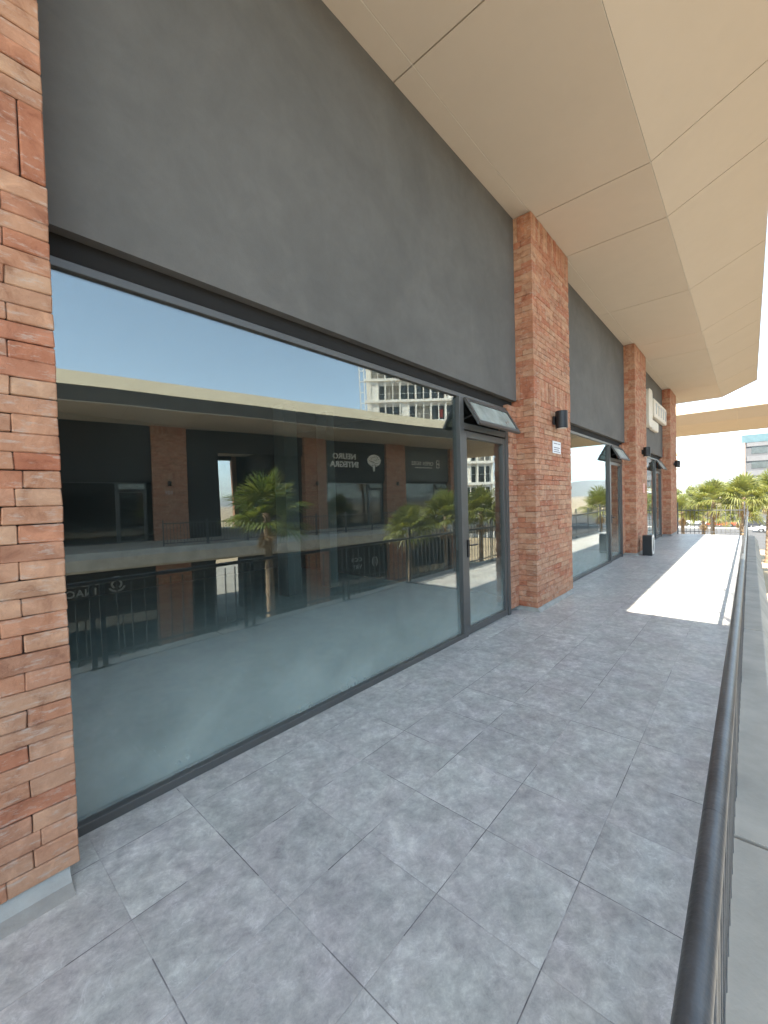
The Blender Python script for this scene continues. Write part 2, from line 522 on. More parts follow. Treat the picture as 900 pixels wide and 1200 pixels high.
    def mesh(s, name, smooth=False):
        me = bpy.data.meshes.new(name)
        me.from_pydata(s.v, [], s.f)
        for mt in s.mats:
            me.materials.append(mt)
        me.polygons.foreach_set('material_index', s.mi)
        if smooth:
            me.polygons.foreach_set('use_smooth', [True] * len(me.polygons))
        me.update()
        return me
    def build(s, name, parent=None, smooth=False, label=None):
        return link(name, s.mesh(name, smooth), parent, label)


def link(name, me, parent=None, label=None):
    o = bpy.data.objects.new(name, me)
    C.objects.link(o)
    if parent is not None:
        o.parent = parent
    if label:
        o['label'] = label
    return o


def tag(o, label=None, cat=None, group=None, kind=None):
    for k, v in (('label', label), ('category', cat), ('group', group), ('kind', kind)):
        if v:
            o[k] = v
    return o


def onebox(name, parent, x0, x1, y0, y1, z0, z1, mt, ch=0.0):
    b = MB()
    if ch:
        b.cbox(x0, x1, y0, y1, z0, z1, mt, ch)
    else:
        b.box(x0, x1, y0, y1, z0, z1, mt)
    return b.build(name, parent)


def copy_tree(o, parent=None):
    c = o.copy()
    C.objects.link(c)
    if parent is not None:
        c.parent = parent
    for ch in list(o.children):
        copy_tree(ch, c)
    return c


# ------------------------------------------------------------------ text as mesh
def text_mesh(body, size, mt, extrude=0.02, bold=0.0, spacing=1.0, name='lettering'):
    cu = bpy.data.curves.new('text', 'FONT')
    cu.body = body
    cu.size = size
    cu.extrude = extrude
    cu.offset = bold
    cu.space_character = spacing
    cu.align_x = 'CENTER'
    cu.align_y = 'CENTER'
    o = bpy.data.objects.new('text', cu)
    C.objects.link(o)
    dg = bpy.context.evaluated_depsgraph_get()
    me = bpy.data.meshes.new_from_object(o.evaluated_get(dg))
    bpy.data.objects.remove(o)
    bpy.data.curves.remove(cu)
    me.name = name
    me.materials.clear()
    me.materials.append(mt)
    return me


# ------------------------------------------------------------------ brick piers
def course_bricks(mb, x0, x1, yf, th, z0, z1, mt, horizontal=True, blen=0.34, axis='x', sgn=1):
    """a run of bricks from x0 to x1 (or along y), face at yf, thickness th backwards"""
    t = x0
    first = rng.uniform(0.45, 1.0)
    while t < x1 - 0.005:
        L = blen * (first if first else rng.uniform(0.82, 1.12))
        first = None
        e = t + L
        if x1 - e < 0.09:
            e = x1
        g = 0.0014
        f = rng.normal(0, 0.0022)
        zz0, zz1 = z0 + 0.0008 + abs(rng.normal(0, .0008)), z1 - 0.0008 - abs(rng.normal(0, .0008))
        if axis == 'x':
            mb.cbox(t + g, e - g, yf + f, yf + th, zz0, zz1, mt, 0.0042, 0.0022)
        else:
            if sgn > 0:
                mb.cbox(yf - th, yf + f, t + g, e - g, zz0, zz1, mt, 0.0042, 0.0022)
            else:
                mb.cbox(yf - f, yf + th, t + g, e - g, zz0, zz1, mt, 0.0042, 0.0022)
        t = e


def pier_mesh(width, y0, y1, z0, z1, soldiers=((2.945, 3.25), (5.10, 5.435)), ret=0.0, seed=3):
    """pier from x=0 to x=width, front face y0; ret adds a brick return to the left at the glass line"""
    global rng
    keep = rng
    rng = np.random.default_rng(seed)
    mb = MB()
    bt = 0.15
    mb.box(0.02, width - 0.02, y0 + 0.02, y1, z0, z1, M['mortar'])
    z = z0
    k = 0
    stops = sorted(soldiers)
    while z < z1 - 0.01:
        sol = next((s for s in stops if abs(s[0] - z) < 0.02), None)
        if sol:
            a, b_ = z, min(sol[1], z1)
            t = 0.0
            xs = [0.0]
            while xs[-1] < width - 0.05:
                xs.append(min(width, xs[-1] + rng.uniform(.072, .108)))
            xs[-1] = width
            for i in range(len(xs) - 1):
                th = y1 - y0 - .01 if i in (0, len(xs) - 2) else bt
                mb.cbox(xs[i] + .0022, xs[i + 1] - .0022, y0 + rng.normal(0, .002), y0 + min(th, .10), a + .002, b_ - .002, M['brick'], .0055, .0016)
            for xe, sg in ((0.0, -1), (width, 1)):
                ys = [y0 + .10]
                while ys[-1] < y1 - .03:
                    ys.append(min(y1, ys[-1] + rng.uniform(.08, .12)))
                for i in range(len(ys) - 1):
                    xa, xb = (xe, xe + .1) if sg < 0 else (xe - .1, xe)
                    mb.cbox(xa, xb, ys[i] + .0022, ys[i + 1] - .0022, a + .002, b_ - .002, M['brick'], .0055, .0016)
            z = b_
            k += 1
            continue
        nxt = min([s[0] for s in stops if s[0] > z + .02] + [z1])
        h = 0.0735 * rng.uniform(.95, 1.05)
        if nxt - (z + h) < 0.045:
            h = nxt - z
        e = z + h
        if k % 2 == 0:
            course_bricks(mb, 0, width, y0, bt, z, e, M['brick'])
            for xe, sg in ((0.0, -1), (width, 1)):
                course_bricks(mb, y0 + bt, y1, xe, bt, z, e, M['brick'], axis='y', sgn=sg)
        else:
            course_bricks(mb, bt, width - bt, y0, bt, z, e, M['brick'])
            for xe, sg in ((0.0, -1), (width, 1)):
                mb.cbox((xe if sg < 0 else xe - bt) + .001, (xe + bt if sg < 0 else xe) - .001, y0 + rng.normal(0, .002), y1, z + .001, e - .001, M['brick'], .0042, .0022)
        if ret and e < 2.93:
            course_bricks(mb, -ret, -0.002, y1 - .175, .14, z, e, M['brick'], blen=.2)
        z = e
        k += 1
    me = mb.mesh('brick_pier')
    rng = keep
    return me


# =================================================================== GROUND
def sheet(name, x0, x1, y0, y1, z, mt, kind='structure'):
    b = MB()
    b.poly([(x0, y0, z), (x1, y0, z), (x1, y1, z), (x0, y1, z)], [(0, 1, 2, 3)], mt)
    return tag(b.build(name), kind=kind)


GZ = -5.0
sheet('ground', -5000, 5000, -5000, 5000, GZ, M['dirt'])
sheet('courtyard', -30, 27, -40, 2.5, GZ + .004, M['paving'])
sheet('parking_lot', 62, 150, -70, 60, GZ + .004, M['asphalt'])
b = MB()
for k in range(24):
    y = -60 + k * 4.6
    b.box(100, 105.5, y, y + .14, GZ + .006, GZ + .010, M['lane'])
tag(b.build('parking_lines'), kind='structure')
b = MB()
b.box(94, 96.5, -70, 60, GZ, GZ + .14, M['concrete'])
tag(b.build('kerb'), kind='structure')

# far hills: one uneven ridge all round
b = MB()
nr = 160
ringv = []
for i in range(nr):
    a = 2 * math.pi * i / nr
    h = 90 + 70 * math.sin(3 * a + 1.0) + 45 * math.sin(7 * a + 2.2) + 25 * math.sin(17 * a) + 12 * math.sin(41 * a + 1)
    h = max(40, h)
    ringv.append((a, h))
pts = []
for a, h in ringv:
    for r_, hh in ((3600, GZ - 2), (4100, h * .55), (4600, h), (5400, GZ - 2)):
        pts.append((r_ * math.cos(a), r_ * math.sin(a), hh))
fs = []
for i in range(nr):
    j = (i + 1) % nr
    for k in range(3):
        fs.append((4 * i + k, 4 * j + k, 4 * j + k + 1, 4 * i + k + 1))
b.poly(pts, fs, M['hill'])
tag(b.build('hills', smooth=True), kind='structure')

# thin summer air between here and the hills
hz = MB()
hz.box(-5600, 5600, -5600, 5600, GZ - 1.0, 260, None)
hm = bpy.data.materials.new('thin_air')
hm.use_nodes = True
hm.node_tree.nodes.clear()
ho = hm.node_tree.nodes.new('ShaderNodeOutputMaterial')
hv = hm.node_tree.nodes.new('ShaderNodeVolumePrincipled')
hv.inputs['Color'].default_value = (.92, .94, .97, 1)
hv.inputs['Density'].default_value = 0.00030
hv.inputs['Anisotropy'].default_value = 0.2
hm.node_tree.links.new(hv.outputs[0], ho.inputs['Volume'])
hz.mats = [hm]
tag(hz.build('haze'), kind='stuff')

# walkway floor slab
b = MB()
b.box(-6, 19.6, 0.105, 2.56, -0.30, 0.0, M['floor'])
tag(b.build('walkway'), kind='structure')

# =================================================================== OUR GALLERY
XE = 22.0                      # far end of canopy
PIERS = [(-1.09, 0.41), (5.60, 7.11), (12.25, 13.75), (18.50, 20.10)]
SOF, KINK_Y, EDGE_Y, EDGE_Z, ROOF_Z = 5.44, 0.855, -0.22, 5.92, 6.52


def storefront(bld, X, x0, x1, yw, dark=False, z0=0.0, door=True):
    """glazing between two piers; X maps along-facade position to local x; door at the far (x1) end; yw = frame front"""
    G = M['glass_far'] if dark else M['glass']
    ml = x1 - 1.51
    xj = x1 - 0.27
    yg = yw + .045
    f = MB()
    f.cbox(X(x0), X(ml), yw, yw + .08, z0, z0 + .05, M['frame'], .003)
    f.cbox(X(x0), X(xj), yw + .02, yw + .08, z0 + 2.76, z0 + 2.805, M['frame'], .003)
    f.box(X(x0), X(x1), yw + .06, yw + .12, z0 + 2.805, z0 + 2.935, M['gap_shade'])  # black plate painted as the shaded gap above the head frame
    f.cbox(X(x0), X(x0 + .035), yw + .01, yw + .08, z0 + .05, z0 + 2.76, M['frame'], .003)
    st = f.build('storefront', bld)
    o = MB(); o.box(X(x0 + .03), X(ml + .01), yg, yg + .008, z0 + .04, z0 + 2.77, G); o.build('glass_pane', st)
    onebox('mullion', st, X(ml), X(ml + .09), yw - .003, yw + .083, z0, z0 + 2.76, M['frame'], .003)
    onebox('jamb', st, X(xj - .075), X(xj), yw - .003, yw + .083, z0, z0 + 2.76, M['frame'], .003)
    onebox('transom', st, X(ml + .09), X(xj - .075), yw, yw + .08, z0 + 2.40, z0 + 2.47, M['frame'], .003)
    # door leaf
    d = MB()
    a, c = ml + .096, xj - .081
    for (p, q, r_, s_) in ((a, a + .065, .012, 2.385), (c - .065, c, .012, 2.385), (a + .065, c - .065, .012, .09), (a + .065, c - .065, 2.31, 2.385)):
        d.cbox(X(p), X(q), yw + .008, yw + .06, z0 + r_, z0 + s_, M['frame'], .003)
    dr = d.build('door', bld)
    o = MB(); o.box(X(a + .06), X(c - .06), yg - .005, yg + .003, z0 + .08, z0 + 2.32, G); o.build('glass_pane', dr)
    h = MB()
    h.cbox(X(a + .012), X(a + .052), yw - .012, yw + .008, z0 + .92, z0 + 1.12, M['black'], .003)
    h.tube([(X(a + .032), yw - .01, z0 + 1.06), (X(a + .032), yw - .05, z0 + 1.06), (X(a + .16), yw - .052, z0 + 1.06)], .009, M['black'], 8)
    h.build('handle', dr)
    # awning window, hinged at its head and pushed open
    aw = MB()
    top = Vector((0, yw - .004, z0 + 2.755)); bot = Vector((0, yw - .19, z0 + 2.435))
    dn = (bot - top).normalized(); out = Vector((0, dn.z, -dn.y)) * -1
    def quadbar(xa, xb, s0, s1, t0, t1, mt, mb):
        P = []
        for xx in (xa, xb):
            for s_, t_ in ((s0, t0), (s1, t0), (s1, t1), (s0, t1)):
                q = top + dn * s_ + out * t_
                P.append((xx, q.y, q.z))
        mb.poly(P, [(0, 1, 2, 3), (7, 6, 5, 4), (0, 4, 5, 1), (1, 5, 6, 2), (2, 6, 7, 3), (3, 7, 4, 0)], mt)
    Lw = (bot - top).length
    xa, xb = X(ml + .10), X(xj - .05)
    xa, xb = min(xa, xb), max(xa, xb)
    fw = .045
    quadbar(xa, xa + fw, 0, Lw, -.017, .017, M['frame'], aw)
    quadbar(xb - fw, xb, 0, Lw, -.017, .017, M['frame'], aw)
    quadbar(xa + fw, xb - fw, 0, fw, -.016, .016, M['frame'], aw)
    quadbar(xa + fw, xb - fw, Lw - fw, Lw, -.016, .016, M['frame'], aw)
    awo = aw.build('awning_window', bld)
    g = MB(); quadbar(xa + fw - .004, xb - fw + .004, fw - .004, Lw - fw + .004, -.004, .004, M['glass_dusty'], g); g.build('glass_pane', awo)
    for xs in (xa + .02, xb - .02):
        s_ = MB(); mid = top + dn * (Lw * .62)
        s_.tube([(xs, yw + .02, z0 + 2.52), (xs, mid.y, mid.z)], .008, M['black'], 6)
        s_.build('stay', awo)
    return st


gal = thing('brick_gallery', 'shopping gallery with brick piers, charcoal walls and sand canopy beside the tiled walkway', 'building', (0, 0, 0))
I = lambda x: x
pm = {}
for i, (a, c) in enumerate(PIERS):
    me = pier_mesh(c - a, 2.19, 2.62, 0.065, SOF - .003, ret=.272 if i else 0.0, seed=5 + i)
    o = link('brick_pier', me, gal)
    o.location = (a, 0, 0)
    # uneven mortar skirt under the first course
    s_ = MB()
    s_.prism([(2.215, 0.066), (2.60, 0.066), (2.60, 0.0), (2.10 if i == 0 else 2.17, 0.0), (2.17, .012)], a + .03, c - .035, M['concrete'])
    s_.build('mortar_skirt', o).location = (-a, 0, 0)
for i in range(3):
    x0, x1 = PIERS[i][1], PIERS[i + 1][0]
    onebox('parapet_wall', gal, x0 + .002, x1 - .002, 2.44, 2.60, 2.935, SOF - .004, M['stucco'])
    storefront(gal, I, x0 + .002, x1, 2.45)

# canopy: body, soffit panels with open joints
cb = MB()
cb.prism([(EDGE_Y, EDGE_Z + .02), (EDGE_Y + .02, EDGE_Z + .06), (.20, ROOF_Z), (12.0, ROOF_Z), (12.0, SOF + .05), (KINK_Y, SOF + .05)], -6.0, XE, M['fascia'])
can = cb.build('canopy', gal)
bk = MB()
bk.prism([(2.60, SOF + .022), (KINK_Y, SOF + .022), (EDGE_Y + .006, EDGE_Z + .012), (EDGE_Y + .006, EDGE_Z + .019), (KINK_Y, SOF + .046), (2.60, SOF + .046)], -5.99, XE - .01, M['joint'])
bk.build('joint_backing', can)
xs = [-6.0, -2.43, 0.31, 3.05, 5.79, 7.07, 9.86, 12.6, 14.2, 16.35, 19.1, XE]
pn = MB()
g = .007
for a, c in zip(xs[:-1], xs[1:]):
    pn.box(a + g, c - g, 2.228, 2.60, SOF, SOF + .02, M['soffit'])
    pn.box(a + g, c - g, KINK_Y + .004, 2.216, SOF, SOF + .02, M['soffit'])
    d = Vector((EDGE_Y - KINK_Y, EDGE_Z - SOF)).normalized()
    p0 = Vector((KINK_Y, SOF)) + d * .006
    p1 = Vector((EDGE_Y, EDGE_Z))
    pn.prism([(p0.x, p0.y), (p1.x, p1.y), (p1.x, p1.y + .018), (p0.x, p0.y + .018)], a + g, c - g, M['soffit'])
pn.box(-6, XE, KINK_Y - .0015, KINK_Y + .0035, SOF - .001, SOF + .012, M['trim'])
pn.box(-6, XE, 2.218, 2.226, SOF - .001, SOF + .012, M['trim'])
pn.build('soffit_panels', can)
# unseen roof extension, added to shade the near floor
ex = MB()
ex.prism([(EDGE_Y - .002, EDGE_Z + .03), (-1.70, EDGE_Z + .03), (-1.85, EDGE_Z + .32), (EDGE_Y - .002, EDGE_Z + .32)], -6.0, 2.0, M['fascia'])
ex.box(2.0, 28.21, -1.80, -1.36, EDGE_Z + .03, EDGE_Z + .30, M['fascia'])      # unseen edge beam, added to keep the ledge in shade
ex.build('added_shade_roof', gal)

# rooms behind the glass and outer walls
rm = MB()
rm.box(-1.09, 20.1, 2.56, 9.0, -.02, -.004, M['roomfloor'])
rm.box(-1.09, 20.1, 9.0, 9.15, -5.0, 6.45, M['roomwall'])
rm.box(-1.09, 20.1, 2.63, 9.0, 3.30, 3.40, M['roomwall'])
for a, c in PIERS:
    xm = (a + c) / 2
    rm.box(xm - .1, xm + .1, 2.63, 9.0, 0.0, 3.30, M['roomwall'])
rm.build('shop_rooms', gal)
for (x0, x1, y0) in ((4.15, 4.42, 5.9), (5.10, 5.28, 5.9)):
    onebox('room_column', gal, x0, x1, y0, y0 + .3, 0, 3.29, M['roomcol'])
onebox('end_wall', gal, 20.0, 20.2, 2.63, 12.0, GZ, 6.45, M['stucco'])
onebox('lower_wall', gal, -6.0, 20.2, 2.66, 2.9, GZ, -.31, M['stucco'])
lx = [-6.0, -2.2, -.95, 2.45, 6.3, 9.1, 12.4, 15.7, 19.6]
for a, c in zip(lx[:-1], lx[1:]):
    l_ = MB()
    l_.prism([(.10, .004), (-.10, .004), (-.112, -.004), (-.21, -.19), (-.215, -.60), (.10, -.66)], a + .014, c - .014, M['ledge'])
    l_.build('ledge_panel', gal)
onebox('ledge_core', gal, -5.99, 19.59, -.08, .099, -.58, -.03, M['joint'])
onebox('lower_soffit', gal, -6.0, 19.6, -.1, 2.655, -.72, -.665, M['soffit'])

# =================================================================== RAILINGS ALONG THE WALKWAY
RY = 0.063


def railing_parts(root, L, tips, tube=True, tall=True, e0=.045, e1=.045):
    """panel along local x from 0 to L"""
    for x in (0.0, L):
        b_ = MB()
        b_.cbox(x - .024, x + .024, RY - .007, RY + .007, 0.004, 1.085 if tall else .845, M['rail'], .002)
        b_.cbox(x - .04, x + .04, RY + .007, RY + .06, 0.004, .012, M['rail'], .002)
        b_.build('post', root)
    b_ = MB(); b_.cbox(.024, L - .024, RY - .006, RY + .006, .105, .130, M['rail'], .002); b_.build('bottom_bar', root)
    b_ = MB()
    if tube:
        b_.tube([(-e0, RY, .86), (L + e1, RY, .86)], .0225, M['rail'], 32)
        hr = b_.build('handrail', root, smooth=True)
        for p_ in list(hr.data.polygons)[-2:]:
            p_.use_smooth = False
    else:
        b_.cbox(.024, L - .024, RY - .007, RY + .007, .845, .875, M['rail'], .002)
        b_.build('top_bar', root)
    n_ = int(round(L / .131)) - 1
    for k in range(n_):
        x = (k + 1) * L / (n_ + 1)
        key = ('picket', tips)
        if key not in pm:
            q = MB()
            zt = .985 if tips else .84
            q.cbox(-.0065, .0065, RY - .0065, RY + .0065, .05, zt - .03, M['rail'], .0015)
            if tips:
                q.poly([(-.0065, RY - .0065, zt - .03), (.0065, RY - .0065, zt - .03), (.0065, RY + .0065, zt - .03), (-.0065, RY + .0065, zt - .03), (0, RY, zt)],
                       [(0, 1, 4), (1, 2, 4), (2, 3, 4), (3, 0, 4)], M['rail'])
            pm[key] = q.mesh('picket')
        o = link('picket', pm[key], root)
        o.location = (x, 0, 0)



posts = [(-2.2, -.55), (-.46, 1.12), (1.21, 2.79), (2.90, 4.52), (4.63, 6.18), (6.28, 7.87), (7.97, 9.58), (9.68, 11.30), (11.40, 13.02), (13.12, 14.74), (14.84, 16.46), (16.56, 18.0), (18.1, 19.45)]
where = ['right behind the camera position', 'beside the camera, tube handrail largest in the lower right corner', 'beside the near brick pier, second along the walkway',
         'opposite the big shop window, third along the walkway', 'opposite the nearest glass door, fourth along the walkway', 'opposite the second brick pier, where the sunlit floor begins',
         'opposite the second shop window, sixth along the walkway', 'opposite the second glass door, seventh along the walkway', 'opposite the third brick pier, eighth along the walkway',
         'just past the third brick pier, ninth along the walkway', 'opposite the third shop window, tenth along the walkway', 'opposite the far brick pier, last but one along the walkway', 'at the far end of the walkway where the fence turns']
for i, (a, c) in enumerate(posts):
    r_ = thing('railing', 'charcoal steel railing panel ' + where[i], 'railing', (a, 0, 0), 0, 'charcoal railing panels along the walkway')
    e0 = (a - posts[i - 1][1]) / 2 - .0004 if i else .05
    e1 = (posts[i + 1][0] - c) / 2 - .0004 if i + 1 < len(posts) else .05
    railing_parts(r_, c - a, i > 4, True, i > 4, e0, e1)

# fence across the far end
fe = thing('end_fence', 'dark picket fence across the far end of the sunlit walkway', 'fence', (19.5, 0.12, 0))
for y in (0.03, 1.98):
    onebox('post', fe, -.02, .02, y - .02, y + .02, .004, 1.22, M['rail'], .003)
onebox('bottom_bar', fe, -.012, .012, .05, 1.96, .10, .125, M['rail'], .002)
onebox('top_bar', fe, -.014, .014, .05, 1.96, .90, .935, M['rail'], .002)
q = MB(); q.cbox(-.008, .008, -.008, .008, .03, 1.10, M['rail'], .002)
pk = q.mesh('picket')
for k in range(14):
    o = link('picket', pk, fe)
    o.location = (0, .03 + (k + 1) * 1.95 / 15, 0)

# =================================================================== THINGS ON THE WALKWAY
def sconce(label, loc, fr=HOME, group=None, rot=0.0):
    t = thing('wall_lamp', label, 'wall lamp', loc, rot, group, fr)
    b_ = MB(); b_.cbox(-.055, .055, -.03, .0, -.06, .06, M['black'], .004); b_.build('backplate', t)
    b_ = MB()
    n_ = 20
    prof = [(.085 * math.cos(a_), -.115 + .085 * math.sin(a_)) for a_ in [2 * math.pi * k / n_ for k in range(n_)]]
    b_.prism(prof, -.125, .125, M['black'], axis='z')
    b_.build('shade', t)
    b_ = MB()
    prof = [(.065 * math.cos(a_), -.115 + .065 * math.sin(a_)) for a_ in [2 * math.pi * k / n_ for k in range(n_)]]
    b_.prism(prof, -.13, -.124, M['lens'], axis='z')
    b_.build('lens', t)
    return t


sconce('black drum wall lamp above the white notice on the second brick pier', (6.33, 2.188, 2.72), group='black wall lamps on the near gallery')
sconce('small black drum wall lamp on the third brick pier above the pink slip', (13.05, 2.188, 2.72), group='black wall lamps on the near gallery')
sconce('smallest black wall lamp on the far brick pier against the bright sky', (19.3, 2.188, 2.70), group='black wall lamps on the near gallery')

t = thing('notice', 'small white printed notice fixed to the second brick pier below the lamp', 'notice', (6.42, 2.183, 2.33))
onebox('paper', t, -.17, .17, -.006, .0, -.09, .09, M['notice'])
b = MB()
for k, (xa, xb) in enumerate(((-.13, .02), (.05, .14), (-.13, .12), (-.13, .09), (-.13, .13))):
    z = .055 - .03 * (k if k < 2 else k) + (.03 if k == 1 else 0)
    b.box(xa, xb, -.008, -.0065, z - .006, z + .006, M['print'])
b.build('printed_lines', t)
t = MB(); t.cbox(13.17, 13.33, 2.178, 2.186, 1.62, 1.88, M['pink'], .002)
tag(t.build('paper_slip'), 'narrow pink slip on the third brick pier below its lamp', 'notice')

# dark box with a white oval ring, standing by the third pier
t = thing('oval_ring_box', 'dark grey box with white oval ring standing on the floor by the third pier', 'box', (12.55, 1.98, 0))
onebox('body', t, -.16, .16, -.10, .11, .004, .52, M['black'], .006)
b = MB()
n_ = 40
def oval(rx, rz, k):
    a_ = 2 * math.pi * k / n_
    ca, sa = math.cos(a_), math.sin(a_)
    return (math.copysign(abs(ca) ** .75, ca) * rx, .28 + math.copysign(abs(sa) ** .75, sa) * rz)
P = []
for yy in (-.1005, -.108):
    for rx, rz in ((.155, .255), (.095, .19)):
        P += [(oval(rx, rz, k)[0], yy, oval(rx, rz, k)[1]) for k in range(n_)]
F = []
for k in range(n_):
    j = (k + 1) % n_
    F += [(k, j, 2 * n_ + j, 2 * n_ + k), (n_ + k, 3 * n_ + k, 3 * n_ + j, n_ + j), (2 * n_ + k, 2 * n_ + j, 3 * n_ + j, 3 * n_ + k), (k, n_ + k, n_ + j, j)]
b.poly(P, F, M['signwhite'])
b.build('oval_ring', t)

# the cream three-part sign on the third bay
t = thing('shop_sign', 'cream raised shop sign of tall blade and two stepped panels above the third shop front', 'sign', (15.1, 2.44, 0))
b = MB()
n_ = 8
pts = []
for (cx, cz, a0) in ((.42, 3.85, -90), (.42, 4.70, 0), (.08, 4.70, 90), (.08, 3.85, 180)):
    for k in range(n_ + 1):
        a_ = math.radians(a0 + 90 * k / n_)
        pts.append((cx + .16 * math.cos(a_), cz + .16 * math.sin(a_)))
b.prism(pts, -.12, -.0, M['cream'], axis='y')
b.build('rounded_blade', t)
b = MB(); b.cbox(.75, 3.35, -.14, -.001, 4.08, 4.66, M['cream'], .02)
up = b.build('upper_panel', t)
b = MB(); b.cbox(.65, 1.75, -.11, -.001, 3.66, 3.98, M['cream'], .02)
lo = b.build('lower_panel', t)
b = MB()
for k in range(5):                     # embossed, unreadable strokes
    x = 1.05 + k * .48
    b.cbox(x, x + .27, -.155, -.139, 4.46, 4.55, M['signgrey'], .004)
    b.cbox(x + .04, x + .13, -.155, -.139, 4.20, 4.46, M['signgrey'], .004)
b.build('raised_strokes', up)

# =================================================================== OPPOSITE GALLERY
X = lambda s: -s
opp = thing('opposite_gallery', 'gallery across the courtyard with brick piers and cream canopy edge, mirrored in the windows', 'building', (0, 0, 0), 0, None, OPP)
S0, S1 = -9.0, 25.3
WD = 4.2
oc = MB()
oc.prism([(0.0, 5.955), (0.02, 5.97), (0.42, 6.54), (13.0, 6.54), (13.0, 5.52), (.9, 5.52)], X(S0), X(S1), M['fascia'])
ocn = oc.build('canopy', opp)
b = MB()
b.prism([(.0, 5.93), (.30, 5.47), (.302, 5.50), (.03, 5.952)], X(S0), X(S1), M['stucco'])
b.build('canopy_lip', ocn)
b = MB()
ss = [S0 + k * 2.74 for k in range(14)]
for a, c in zip(ss[:-1], ss[1:]):
    if a < S1:
        b.box(X(a + .008), X(min(c, S1) - .008), .305, WD + .3, 5.44, 5.49, M['soffit'])
b.box(X(S0), X(S1), .31, WD + .3, 5.491, 5.515, M['joint'])
b.build('soffit_panels', ocn)
OPIERS = [(-3.8, -2.3), (3.18, 4.70), (11.05, 12.47), (17.15, 18.80), (23.3, 25.0)]
pmesh_hi = pier_mesh(1.5, 0.0, .45, 0.0, 5.437, seed=31)
pmesh_lo = pier_mesh(1.5, 0.0, .45, 0.0, 4.27, soldiers=(), seed=32)
for a, c in OPIERS:
    for me, z in ((pmesh_hi, 0.0), (pmesh_lo, GZ + .004)):
        o = link('brick_pier', me, opp)
        o.location = (X(c), WD - .25, z)
        o.scale = ((c - a) / 1.5, 1, 1)
# upper walls, shop fronts, open passage
bays = [(-2.3, 3.18), (12.47, 17.15), (18.80, 23.3)]
for a, c in bays:
    onebox('parapet_wall', opp, X(a), X(c), WD, WD + .16, 2.935, 5.438, M['stucco_mid'] if a > 18 else M['stucco_shaded'])
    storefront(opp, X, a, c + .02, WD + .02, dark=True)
onebox('parapet_wall', opp, X(4.70), X(6.29), WD, WD + .16, 0, 5.438, M['stucco_shaded'])
onebox('parapet_wall', opp, X(6.29), X(11.05), WD, WD + .16, 4.35, 5.438, M['stucco_shaded'])
onebox('parapet_wall', opp, X(-9.0), X(-3.8), WD, WD + .16, 0, 5.438, M['stucco_shaded'])
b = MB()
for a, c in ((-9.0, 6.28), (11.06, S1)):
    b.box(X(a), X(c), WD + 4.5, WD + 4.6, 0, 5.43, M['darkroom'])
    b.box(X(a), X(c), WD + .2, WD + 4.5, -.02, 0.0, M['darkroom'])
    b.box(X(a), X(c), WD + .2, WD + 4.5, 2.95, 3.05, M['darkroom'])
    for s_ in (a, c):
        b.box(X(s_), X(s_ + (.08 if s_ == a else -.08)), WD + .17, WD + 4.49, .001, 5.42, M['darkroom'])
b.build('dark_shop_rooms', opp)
b = MB()                                  # walls and ceiling of the passage through the block
b.box(X(6.28), X(6.20), WD + 4.6, 14.0, 0, 5.43, M['stucco_shaded'])
b.box(X(11.06), X(11.14), WD + 4.6, 14.0, 0, 5.43, M['stucco_shaded'])
b.box(X(6.2), X(11.14), WD + .17, 14.0, 5.30, 5.43, M['soffit'])
b.box(X(10.32), X(11.06), 13.6, 14.0, 0.0, 5.29, M['stucco_shaded'])
b.box(X(6.28), X(9.99), 13.6, 14.0, 5.0, 5.29, M['stucco_shaded'])
b.build('passage', opp)
o = link('brick_pier', pmesh_hi, opp); o.location = (X(10.32), 13.55, 0); o.scale = (.32 / 1.5, 1, .97)
# walkway slab of the opposite side
b = MB()
b.prism([(.30, 0.0), (.20, 0.0), (0.0, -.22), (0.0, -.60), (.15, -.70), (14.0, -.70), (14.0, 0.0)], X(S0), X(S1), M['ledge'])
b.build('floor_slab', opp)
# lower storey
for a, c in ((-9.0, -3.8), (-2.3, 3.18), (12.47, 17.15), (18.80, 23.3)):
    onebox('lower_wall', opp, X(a), X(c), WD, WD + .15, -3.2 if a > -9 else GZ, -.705, M['stucco_shaded'])
onebox('lower_wall', opp, X(4.70), X(5.95), WD, WD + .15, GZ, -.705, M['stucco_shaded'])
onebox('lower_wall', opp, X(8.7), X(11.05), WD, WD + .15, GZ, -.705, M['stucco_shaded'])
for a, c in ((-2.3, 3.18), (12.47, 17.15), (18.80, 23.3)):
    w_ = MB()
    n_ = 4
    for k in range(n_ + 1):
        s_ = a + (c - a) * k / n_
        w_.cbox(X(max(a, s_ - .03)), X(min(c, s_ + .03)), WD + .01, WD + .08, GZ, -3.2, M['frame'], .003)
    w_.cbox(X(a), X(c), WD + .012, WD + .078, -3.27, -3.21, M['frame'], .003)
    wo_ = w_.build('lower_storefront', opp)
    o = MB(); o.box(X(a + .03), X(c - .03), WD + .04, WD + .048, GZ + .02, -3.26, M['glass_far']); o.build('glass_pane', wo_)
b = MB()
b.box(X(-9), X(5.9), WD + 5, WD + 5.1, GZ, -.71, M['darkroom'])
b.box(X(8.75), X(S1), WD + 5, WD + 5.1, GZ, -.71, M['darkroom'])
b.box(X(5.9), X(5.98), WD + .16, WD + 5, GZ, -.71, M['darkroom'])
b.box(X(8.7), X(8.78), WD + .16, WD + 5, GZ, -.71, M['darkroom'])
b.build('dark_lower_rooms', opp)

